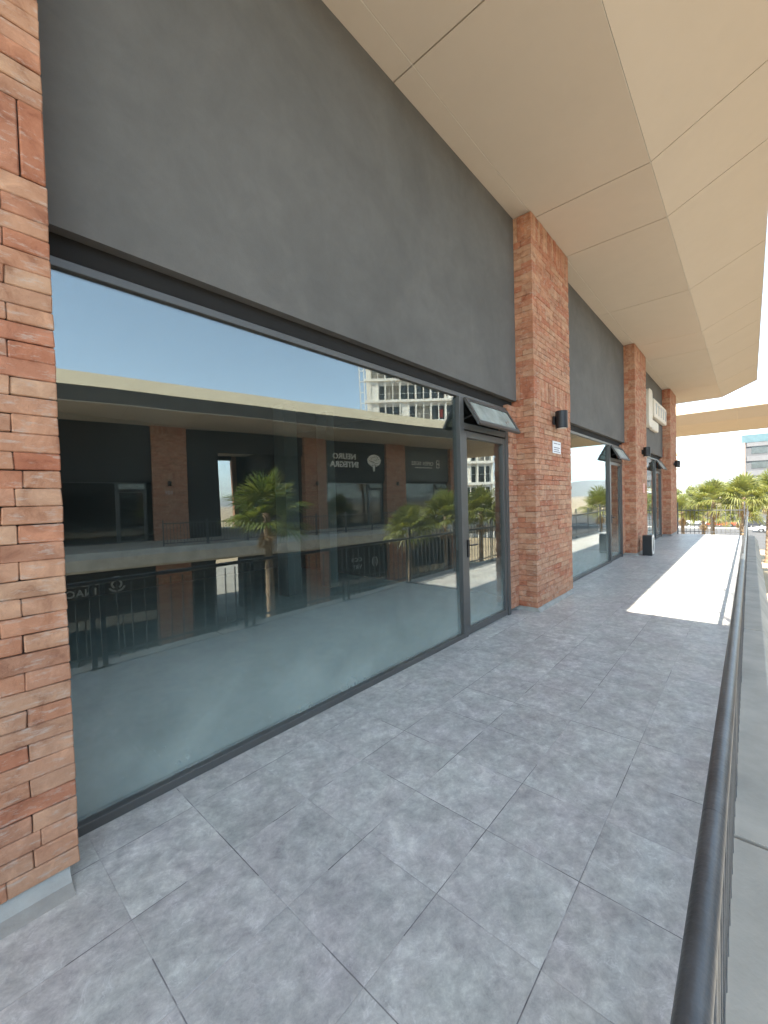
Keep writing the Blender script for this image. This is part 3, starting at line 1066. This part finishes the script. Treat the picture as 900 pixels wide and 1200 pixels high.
# railing panels of the opposite side (too small to show parts)
q = MB()
Lp = 1.66
for x in (0.0, Lp):
    q.cbox(x - .024, x + .024, -.012, .012, 0.0, 1.06, M['rail'], .002)
q.box(.02, Lp - .02, -.008, .008, .10, .13, M['rail'])
q.box(.02, Lp - .02, -.010, .010, .90, .94, M['rail'])
for k in range(1, 13):
    x = k * Lp / 13
    q.box(x - .008, x + .008, -.008, .008, .06, 1.0, M['rail'])
opme = q.mesh('railing')
spots = ['before the left dark bay', 'left of the first brick pier', 'in front of the first brick pier', 'right of the first brick pier', 'left part of the open passage', 'middle of the open passage',
         'right part of the open passage', 'in front of the second brick pier', 'under the first half of the brain sign window', 'under the second half of the brain sign window', 'before the brain sign shop door',
         'in front of the third brick pier', 'before the open skies shop door', 'under the open skies sign', 'left of the last brick pier', 'before the last brick pier']
for k in range(13):
    s_ = 2.95 + k * 1.72
    o = link('railing', opme)
    o.location = OPP.p(X(s_ + Lp), .42, .002)
    o.rotation_euler = (0, 0, OPP.a)
    tag(o, 'dark railing panel across the courtyard, ' + spots[k + 3 if k + 3 < 16 else 15] + (' end' if k == 12 else ''), 'railing', 'railing panels across the courtyard')

# signs across the courtyard (unmirrored in the world)
def sign_root(name, label, s_, z, d=WD - .005):
    return thing(name, label, 'sign', (X(s_), d, z), 0, None, OPP)


def put(me, parent, x, z, y=-.03, name='lettering'):
    o = link(name, me, parent)
    o.location = (x, y, z)
    o.rotation_euler = (math.pi / 2, 0, 0)
    return o


t = sign_root('neuro_sign', 'white lettering NEURO INTEGRA with brain emblem on the charcoal wall across the courtyard', 14.85, 4.22)
put(text_mesh('NEURO', .50, M['signwhite'], .02, .016, 1.08), t, -(13.95 - 14.85), .25)
put(text_mesh('INTEGRA', .50, M['signwhite'], .02, .016, 1.05), t, -(13.95 - 14.85), -.27)
b = MB()                                    # brain: lobed outline with carved folds
n_ = 60
P = []
for k in range(n_):
    a_ = 2 * math.pi * k / n_
    r_ = .46 + .035 * abs(math.sin(4.5 * a_ + .4))
    P.append((r_ * 1.12 * math.cos(a_), .06 + r_ * .82 * math.sin(a_)))
b.prism(P, -.05, -.01, M['signwhite'], axis='y')
b.prism([(-.05, -.28), (.16, -.28), (.05, -.66), (-.02, -.62)], -.048, -.012, M['signwhite'], axis='y')
em = b.build('brain_emblem', t); em.location = (-(16.25 - 14.85), 0, 0)
b = MB()
for pts in ([(-.4, .12), (-.2, .22), (-.1, .05), (.05, .15)], [(-.3, -.1), (-.1, -.15), (.02, -.05), (.2, -.12)], [(0, .4), (.06, .22), (.22, .26), (.3, .1)],
            [(.1, .02), (.25, -.02), (.4, .06)], [(-.32, .3), (-.15, .34), (-.05, .26)], [(-.2, -.26), (0, -.24), (.25, -.27)]):
    b.tube([(x, -.052, z) for x, z in pts], .018, M['stucco'], 6)
b.build('folds', em)

t = sign_root('open_skies_sign', 'cream lettering OPEN SKIES with square emblem on the grey wall across the courtyard', 20.9, 4.18)
put(text_mesh('OPEN SKIES', .38, M['cream'], .015, .008, 1.12), t, .25, .06)
b = MB(); b.box(-.72, 1.0, -.03, -.01, -.27, -.20, M['cream']); b.build('subtitle_bar', t)
b = MB()
for z in (-.24, .06):
    for (xa, xb, za, zb) in ((0, .30, 0, .055), (0, .30, .245, .30), (0, .055, .055, .245), (.245, .30, .055, .245)):
        b.cbox(-1.45 + xa, -1.45 + xb, -.04, -.005, z + za, z + zb, M['cream'], .004)
b.build('square_emblem', t)

t = sign_root('ring_emblem_sign', 'grey ring emblem and block letters on the dark lower wall across the courtyard', 1.0, -1.95)
b = MB()
for a0, a1, r_ in ((20, 150, .36), (200, 330, .36), (-60, 60, .22), (120, 240, .22)):
    n_ = 14
    P = [(r_ * math.cos(math.radians(a0 + (a1 - a0) * k / n_)), r_ * math.sin(math.radians(a0 + (a1 - a0) * k / n_))) for k in range(n_ + 1)]
    P += [((r_ - .08) * math.cos(math.radians(a1 - (a1 - a0) * k / n_)), (r_ - .08) * math.sin(math.radians(a1 - (a1 - a0) * k / n_))) for k in range(n_ + 1)]
    b.prism(P, -.04, -.01, M['signgrey'], axis='y')
e_ = b.build('ring_emblem', t); e_.location = (-.62, 0, .1)
put(text_mesh('INACI', .42, M['signgrey'], .015, .012, 1.1), t, .72, -.12)
b = MB()
for xa, xb in ((-.05, .18), (.3, .68), (.95, 1.2)):
    b.box(xa, xb, -.03, -.01, .17, .24, M['signgrey'])
b.build('overline', t)

t = sign_root('round_i_sign', 'small grey round emblem with two rows of letters on the lower wall across the courtyard', 15.1, -2.35)
put(text_mesh('(i)', .62, M['signgrey'], .015, .016), t, -1.0, 0)
put(text_mesh('OCB', .34, M['signgrey'], .015, .010, 1.25), t, .45, .18)
put(text_mesh('VRY', .34, M['signgrey'], .015, .010, 1.25), t, .45, -.28)

for s_, lab in ((3.87, 'black wall lamp on the first brick pier across the courtyard'), (11.8, 'black wall lamp on the second brick pier across the courtyard'),
                (18.0, 'black wall lamp on the brick pier between the brain sign and open skies sign')):
    sconce(lab, (X(s_), WD - .252, 2.72), OPP, 'wall lamps across the courtyard')
t = thing('house_number', 'small pale house number plate on the first brick pier across the courtyard', 'number plate', (X(3.85), WD - .255, 2.28), 0, None, OPP)
put(text_mesh('101', .26, M['signgrey'], .01, .004), t, 0, 0, -.012, 'digits')

# =================================================================== CROSSING BEAM AT THE FAR END
cr = thing('crossing_canopy', 'sand coloured canopy beam crossing against the sky beyond the walkway end', 'canopy', (28.2, 0, 0))
b = MB()
b.prism([(0.0, 5.93), (0.02, 5.96), (.42, 6.54), (7.4, 6.54), (7.8, 5.93), (6.9, 5.47), (1.07, 5.47)], -16.0, 9.0, M['fascia'], axis='y')
b.build('roof', cr)
b = MB()
for k in range(9):
    y = -16 + k * 2.75
    b.box(1.075, 6.89, y + .006, min(9.0, y + 2.75) - .006, 5.44, 5.468, M['soffit'])
    b.prism([(.0, 5.90), (1.07, 5.44), (1.07, 5.466), (.004, 5.926)], y + .006, min(9.0, y + 2.75) - .006, M['soffit'], axis='y')
b.build('soffit_panels', cr)
for y in (-15.0, 6.0):
    for me, z in ((pmesh_hi, 0.0), (pmesh_lo, GZ + .004)):
        o = link('brick_pier', me, cr); o.location = (3.0, y, z); o.scale = (1, 1, 1 if z == 0 else 1.17)

# =================================================================== PALMS
def palm_meshes(seed, R=1.35, H=6.0, droop=0.5, nf=26, mat='palm'):
    """fan palm: returns trunk, crown and dry-skirt meshes, crown centre at height H"""
    r = np.random.default_rng(seed)
    tr = MB()
    seg = 14
    rows = 34
    P = []
    for i in range(rows + 1):
        t_ = i / rows
        rad = (.135 - .03 * t_ + .06 * math.exp(-t_ * 12)) * (1 + (.10 if i % 2 else -.04))
        ox, oy = .10 * math.sin(t_ * 2.1), .06 * math.sin(t_ * 3.0)
        for k in range(seg):
            a_ = 2 * math.pi * (k + .5 * (i % 2)) / seg
            rr = rad * (1 + r.uniform(-.09, .09))
            P.append((ox + rr * math.cos(a_), oy + rr * math.sin(a_), H * t_))
    F = []
    for i in range(rows):
        for k in range(seg):
            F.append((i * seg + k, i * seg + (k + 1) % seg, (i + 1) * seg + (k + 1) % seg, (i + 1) * seg + k))
    F.append(tuple(rows * seg + k for k in range(seg)))
    tr.poly(P, F, M['trunk'])
    top = Vector((.10 * math.sin(2.1), .06 * math.sin(3.0), H))
    cr_ = MB(); sk = MB()

    def fan(mb, base, az, el, plen, flen, mt, nl=30, spread=130, sag=.35):
        d = Vector((math.cos(az) * math.cos(el), math.sin(az) * math.cos(el), math.sin(el)))
        hub = base + d * plen + Vector((0, 0, -.10 * plen * math.cos(el)))
        mb.tube([base, base + d * plen * .5, hub], .016, mt, 4, .010)
        side = d.cross(Vector((0, 0, 1)))
        if side.length < .05:
            side = Vector((1, 0, 0))
        side.normalize()
        side = (side + Vector((0, 0, 1)) * r.uniform(-.35, .35)).normalized()
        up_ = side.cross(d).normalized()
        for k in range(nl):
            th = math.radians(-spread + 2 * spread * (k + r.uniform(-.2, .2)) / (nl - 1))
            dir_ = (d * math.cos(th) + side * math.sin(th)).normalized()
            L = flen * (.72 + .28 * math.cos(th * .62)) * r.uniform(.92, 1.06)
            wd = .028 * flen / .75
            sd = (-d * math.sin(th) + side * math.cos(th))
            z1 = up_ * (.03 * (1 if k % 2 else -1))
            p0 = hub
            p1 = hub + dir_ * L * .55 + z1
            p2 = hub + dir_ * L + Vector((0, 0, -1)) * L * sag * r.uniform(.4, 1.1)
            mb.poly([p0 - sd * .006, p0 + sd * .006, p1 + sd * wd, p2, p1 - sd * wd], [(0, 1, 2, 4), (4, 2, 3)], mt)
    for k in range(nf):
        az = k * 2.399 + r.uniform(-.25, .25)
        q_ = (k + .5) / nf
        el = math.radians(85 - 98 * q_ ** .9 + r.uniform(-8, 8))
        fan(cr_, top + Vector((0, 0, -.25 * q_)), az, el, R * r.uniform(.42, .6), R * r.uniform(.5, .62), M[mat], sag=droop * (.25 + .75 * q_))
    for k in range(12):
        az = k * 2.399 + 1
        fan(sk, top + Vector((0, 0, -.35 - .4 * (k / 12))), az, math.radians(-60 + r.uniform(-12, 10)), R * .20, R * .22, M['skirt'], nl=12, spread=60, sag=.25)
    return tr.mesh('trunk'), cr_.mesh('crown'), sk.mesh('dry_skirt')


PV = [palm_meshes(21, 1.42, 6.6, .4, 25, 'palm'), palm_meshes(22, 1.75, 6.0, .6, 26, 'palm2'), palm_meshes(23, 1.6, 6.3, .7, 28, 'palm2')]


def palm(label, x, y, zc, var, sc=1.0, rot=0.0, group='fan palms', skirt=True):
    t_ = thing('fan_palm', label, 'palm tree', (x, y, GZ), rot, group)
    H = (6.6, 6.0, 6.3)[var]
    for me, nme in zip(PV[var], ('trunk', 'crown', 'dry_skirt')):
        if nme == 'dry_skirt' and not skirt:
            continue
        o = link(nme, me, t_)
        o.scale = (sc, sc, (zc - GZ) / H if nme == 'trunk' else sc)
        if nme != 'trunk':
            o.location = (0, 0, (zc - GZ) - H * sc)
    return t_


palm('fan palm with ragged shaggy trunk in the courtyard, mirrored in the big window', 6.92, -6.0, 1.35, 0, 1.0, .3)
palm('yellow green drooping palm mirrored beside the nearest door frame', 17.6, -6.6, .70, 1, .85, 1.0)
palm('lighter drooping palm mirrored inside the nearest glass door', 20.6, -6.2, .85, 2, 1.0, 2.0)
palm('low palm mirrored left of the door beyond the railing', 15.6, -7.4, .2, 2, .85, .7)
far = [(34, 1.75, 2.0, 1, 1.15), (33, .35, 2.15, 2, 1.2), (38, -.9, 2.2, 1, 1.25), (36, 3.6, 1.2, 2, 1.0), (40, 2.6, .7, 1, 1.1), (31, -2.0, 1.9, 2, 1.1), (33, -4.4, 1.6, 1, 1.15), (46, .6, .6, 2, 1.3), (45, 4.4, .9, 1, 1.1)]
fl = ['tall yellow green palm in the middle of the bright view past the far fence', 'broad palm right of the tallest one beyond the far fence', 'palm in front of the grey banded building',
      'palm half hidden behind the far brick pier', 'low palm behind the far fence pickets', 'palm right of the railing line near the picture edge', 'palm mirrored in the second shop window',
      'distant wide palm behind the tall ones', 'distant palm left of the tall ones, near the far pier']
for (x, y, z, v, sc), lb in zip(far, fl):
    palm(lb, x * 1.34, y * 1.34, 0.35 + (z - 1.6) * 1.34, v, sc * 1.12, x * 1.3, 'palms beyond the far fence')

# dry grey palm behind the far pier
t = thing('dry_palm', 'bare grey drooping palm frond showing beside the far brick pier lamp', 'palm tree', (27.0, 3.35, GZ))
b = MB(); b.tube([(0, 0, 0), (.05, .02, 4), (0, 0, 8.1)], .17, M['trunk'], 10, .12); b.build('trunk', t)
b = MB()
rr = np.random.default_rng(4)
for k in range(13):
    a_ = k * 2.4
    for j in range(14):
        a2 = a_ + rr.uniform(-.35, .35)
        L = rr.uniform(.5, 1.15)
        p0 = Vector((0, 0, 8.05))
        p1 = p0 + Vector((math.cos(a2) * L * .6, math.sin(a2) * L * .6, L * rr.uniform(-.3, .75)))
        p2 = p1 + Vector((math.cos(a2) * L * .5, math.sin(a2) * L * .5, -L * rr.uniform(.2, .8)))
        sd = Vector((-math.sin(a2), math.cos(a2), 0)) * .02
        b.poly([p0 - sd, p0 + sd, p1 + sd, p2, p1 - sd], [(0, 1, 2, 4), (4, 2, 3)], M['skirt'])
b.build('crown', t)

# shrubs and trees: leaf clumps over a branching stem
def leaf_tree_meshes(seed, R, H, n=2600, leaf=.16):
    r = np.random.default_rng(seed)
    st = MB(); st.tube([(0, 0, 0), (.05, .03, H * .3), (0, .05, H * .62)], .10 * R, M['bark'], 8, .05 * R)
    cs = []
    for k in range(16):
        a_ = r.uniform(0, 2 * math.pi); q_ = r.uniform(.15, 1) ** .5
        c_ = Vector((math.cos(a_) * R * .75 * q_, math.sin(a_) * R * .75 * q_, H * r.uniform(.42, .92)))
        cs.append((c_, R * r.uniform(.22, .42)))
        st.tube([(0, .04, H * .35), tuple(c_ * .6 + Vector((0, 0, H * .2))), tuple(c_)], .035 * R, M['bark'], 5, .012 * R)
    lf = MB()
    for k in range(n):
        c_, rad = cs[r.integers(len(cs))]
        v = Vector(r.normal(0, 1, 3)).normalized() * rad * r.uniform(.3, 1.05) ** .6
        v.z *= .75
        p = c_ + v
        a = Vector(r.normal(0, 1, 3)).normalized(); b2 = a.cross(Vector(r.normal(0, 1, 3))).normalized()
        s_ = leaf * r.uniform(.6, 1.3)
        lf.poly([p - a * s_, p + b2 * s_ * .45, p + a * s_, p - b2 * s_ * .45], [(0, 1, 2, 3)], M['bush'])
    return st.mesh('trunk'), lf.mesh('crown')


TV = [leaf_tree_meshes(41, 2.2, 4.2, 2200, .20), leaf_tree_meshes(42, 2.6, 5.6, 2600, .22)]
trees = [(64, 9.6, 0, 1.0), (72, 12.5, 1, 1.1), (150, 14, 1, 1.5), (156, 6, 1, 1.6), (160, -6, 1, 1.6), (158, 24, 1, 1.7), (70, 17, 1, 1.1), (152, -24, 1, 1.5), (165, 1, 1, 1.5)]
tl = ['round shrub left of the tall palms beyond the far fence', 'tree behind the far brick pier', 'far tree behind the white parked cars', 'far tree behind the red parked car', 'far tree below the grey office block',
      'far tree at the left of the parking lot', 'tree left of the parking lot entrance', 'far tree beyond the courtyard, right', 'far tree between the red car and the office block']
for (x, y, v, sc), lb in zip(trees, tl):
    t_ = thing('leafy_tree', lb, 'tree', (x, y, GZ), x * 2.1, 'leafy trees beyond the far fence')
    for me, nme in zip(TV[v], ('trunk', 'crown')):
        o = link(nme, me, t_); o.scale = (sc, sc, sc)

# =================================================================== PARKED CARS
def car(label, x, y, rot, paint, rough=.25):
    mt = simple('car_paint_' + paint[0], paint[1], rough, .1, var=.02)
    t_ = thing('parked_car', label, 'car', (x, y, GZ + .01), rot, 'parked cars in the lot beyond the fence')
    b_ = MB()
    prof = [(-2.15, .35), (-2.2, .62), (-2.05, .86), (-1.45, .92), (1.0, .92), (1.95, .80), (2.2, .62), (2.15, .32), (1.75, .30), (1.62, .55), (1.25, .68), (.92, .55), (.80, .30), (-.85, .30), (-.97, .55), (-1.3, .68), (-1.65, .55), (-1.78, .30)]
    b_.prism(prof, -.86, .86, mt, axis='y')
    b_.build('body', t_)
    c_ = MB()
    P = [(-1.75, .90, .80), (-1.35, 1.42, .62), (.15, 1.46, .62), (1.05, .90, .80)]
    pts = [(x_, -w_, z_) for x_, z_, w_ in P] + [(x_, w_, z_) for x_, z_, w_ in P]
    c_.poly(pts, [(0, 1, 2, 3), (7, 6, 5, 4), (0, 4, 5, 1), (2, 6, 7, 3), (1, 5, 6, 2)], M['carglass'])
    cb_ = c_.build('cabin_glass', t_)
    r_ = MB(); r_.cbox(-1.36, .17, -.63, .63, 1.43, 1.49, mt, .02); r_.build('roof', t_)
    for xw in (-1.3, 1.27):
        for s_ in (-1, 1):
            wv = MB(); wv.tube([(xw, s_ * .70, .31), (xw, s_ * .88, .31)], .31, M['tyre'], 16); wo2 = wv.build('wheel', t_)
            rv = MB(); rv.tube([(xw, s_ * .87, .31), (xw, s_ * .89, .31)], .19, M['chrome'], 12); rv.build('rim', wo2)
    for s_ in (-1, 1):
        h_ = MB(); h_.cbox(2.05, 2.205, s_ * .5, s_ * .78, .60, .74, M['lens'], .02); h_.build('headlight', t_)
    return t_


W_ = ('white', (.75, .75, .75)); RD = ('red', (.45, .05, .035)); DK = ('dark', (.04, .042, .05)); GY = ('grey', (.25, .26, .27))
car('white parked car behind the left end of the far fence', 104, 8.4, 1.5, W_)
car('white parked car beside the red car beyond the fence', 104, 6.0, 1.62, W_)
car('red parked car beyond the far fence', 100, 4.0, 1.5, RD)
car('dark parked car right of the red car beyond the fence', 103, 1.9, 1.56, DK)
car('dark grey parked car at the fence corner', 100, -.2, 1.6, DK)
car('white parked car right of the railing line', 88, -2.6, 1.5, W_)
car('grey parked car behind the railing corner', 106, -3.6, 1.58, GY)
car('silver grey parked car furthest right in the lot', 112, -7.2, 1.5, GY)

# =================================================================== TOWER AND GREY BUILDING
def vpos(depth, lat):                       # a spot seen through the mirror of the window glass
    f2 = Vector((FWD.x, FWD.y)).normalized(); r2 = Vector((f2.y, -f2.x))
    q_ = f2 * depth + r2 * lat
    return q_.x, 5.0 - q_.y


f2 = Vector((FWD.x, FWD.y)).normalized()
# local x along the facade, local y inwards (away from the courtyard)
tx, ty = vpos(69, -2.4)
tang = math.atan2(f2.x, f2.y)               # direction of the lateral axis, mirrored into the world
tw = thing('apartment_tower', 'tall white apartment tower with recessed balconies, mirrored at the top of the big window', 'building', (tx, ty, GZ), tang + math.pi)   # its x runs backwards from the near corner
W2, FH, NF = 21.0, 3.5, 12
zoff = 1.9
rt = np.random.default_rng(8)
b = MB()
for k in range(NF + 1):
    z = zoff + k * FH - .02
    b.box(-(-.3), -(W2), -.25, .35, z, z + .42, M['tower'])
b.build('slab_edges', tw)
b = MB(); b.box(-(.0), -(W2), 1.6, 14, 0, zoff + NF * FH + 1.4, M['tower']); b.build('core_wall', tw)
b = MB()
for k in range(NF):
    z = zoff + k * FH + .4
    for j in range(8):
        if (k * 3 + j * 5) % 7 in (1, 4):
            x0 = .8 + j * 2.5
            b.box(-(x0 + .05), -(x0 + 1.35), .02, .20, z, z + FH - .42, M['tower'])
b.build('wall_panels', tw)
b = MB()
for j in range(9):
    x0 = .55 + j * 2.5
    b.box(-(x0), -(x0 + .22), -.10, .5, 0, zoff + NF * FH, M['tower'])
    if j < 8:
        b.box(-(x0 + 1.35), -(x0 + 1.47), -.08, .3, 0, zoff + NF * FH, M['tower'])
b.build('fins', tw)
b = MB()                                     # open stair of frames on the left edge
for x0 in (-1.1, -.35):
    b.box(-(x0), -(x0 + .16), .2, .36, 0, zoff + NF * FH + 1, M['tower'])
for k in range(NF * 2):
    z = zoff + k * FH / 2
    b.box(-(-1.1), -(-.2), .2, .36, z, z + .12, M['tower'])
b.build('stair_frame', tw)
wmesh = {}
for mt in ('winglass', 'curtain', 'redcloth'):
    q = MB(); q.box(0, 2.2, 0, .06, 0, 2.6, M[mt]); q.box(-.02, 2.22, -.03, .0, 1.25, 1.31, M['tower'])
    if mt == 'redcloth':
        q = MB(); q.box(0, 2.2, 0, .06, 0, 2.6, M['winglass']); q.box(.2, .8, -.04, .0, .5, 1.9, M['redcloth'])
    wmesh[mt] = q.mesh('window')
for k in range(NF):
    for j in range(8):
        mt = 'curtain' if rt.random() < .28 else 'winglass'
        if k == 5 and j == 4:
            mt = 'redcloth'
        o = link('window', wmesh[mt], tw)
        o.location = (-(.85 + j * 2.5) - 2.2, 1.5, zoff + k * FH + .5)
b = MB(); b.box(-(-.3), -(W2), -.25, 14.2, zoff + NF * FH + .5, zoff + NF * FH + 1.2, M['tower']); b.build('roof', tw)

gb = thing('office_block', 'grey banded office block with blue glazed top floor behind the palms at the right edge', 'building', (122, 1.15, GZ))   # glimpsed past the railing
b = MB(); b.box(0, 26, -17, 0, 0, 17.2, M['greybld']); b.build('wall', gb)
for k in range(5):
    z = 1.6 + k * 3.2
    q = MB()
    q.box(-.25, .0, -17, -.6, z + 1.9, z + 3.0, M['greyband'] if k != 1 else M['signgrey'])
    q.build('spandrel_band', gb)
    for j in range(4):
        w_ = MB(); w_.box(-.06, .0, -1.4 - j * 3.6 - 2.6, -1.4 - j * 3.6, z + .3, z + 1.85, M['winglass']); w_.build('window', gb)
b = MB(); b.box(-.3, 26, -17.2, .2, 17.2, 18.9, M['blueglass']); b.build('glazed_top', gb)
b = MB(); b.box(-.3, .6, -.4, .25, 0, 17.2, M['pinkwall']); b.build('corner_pier', gb)
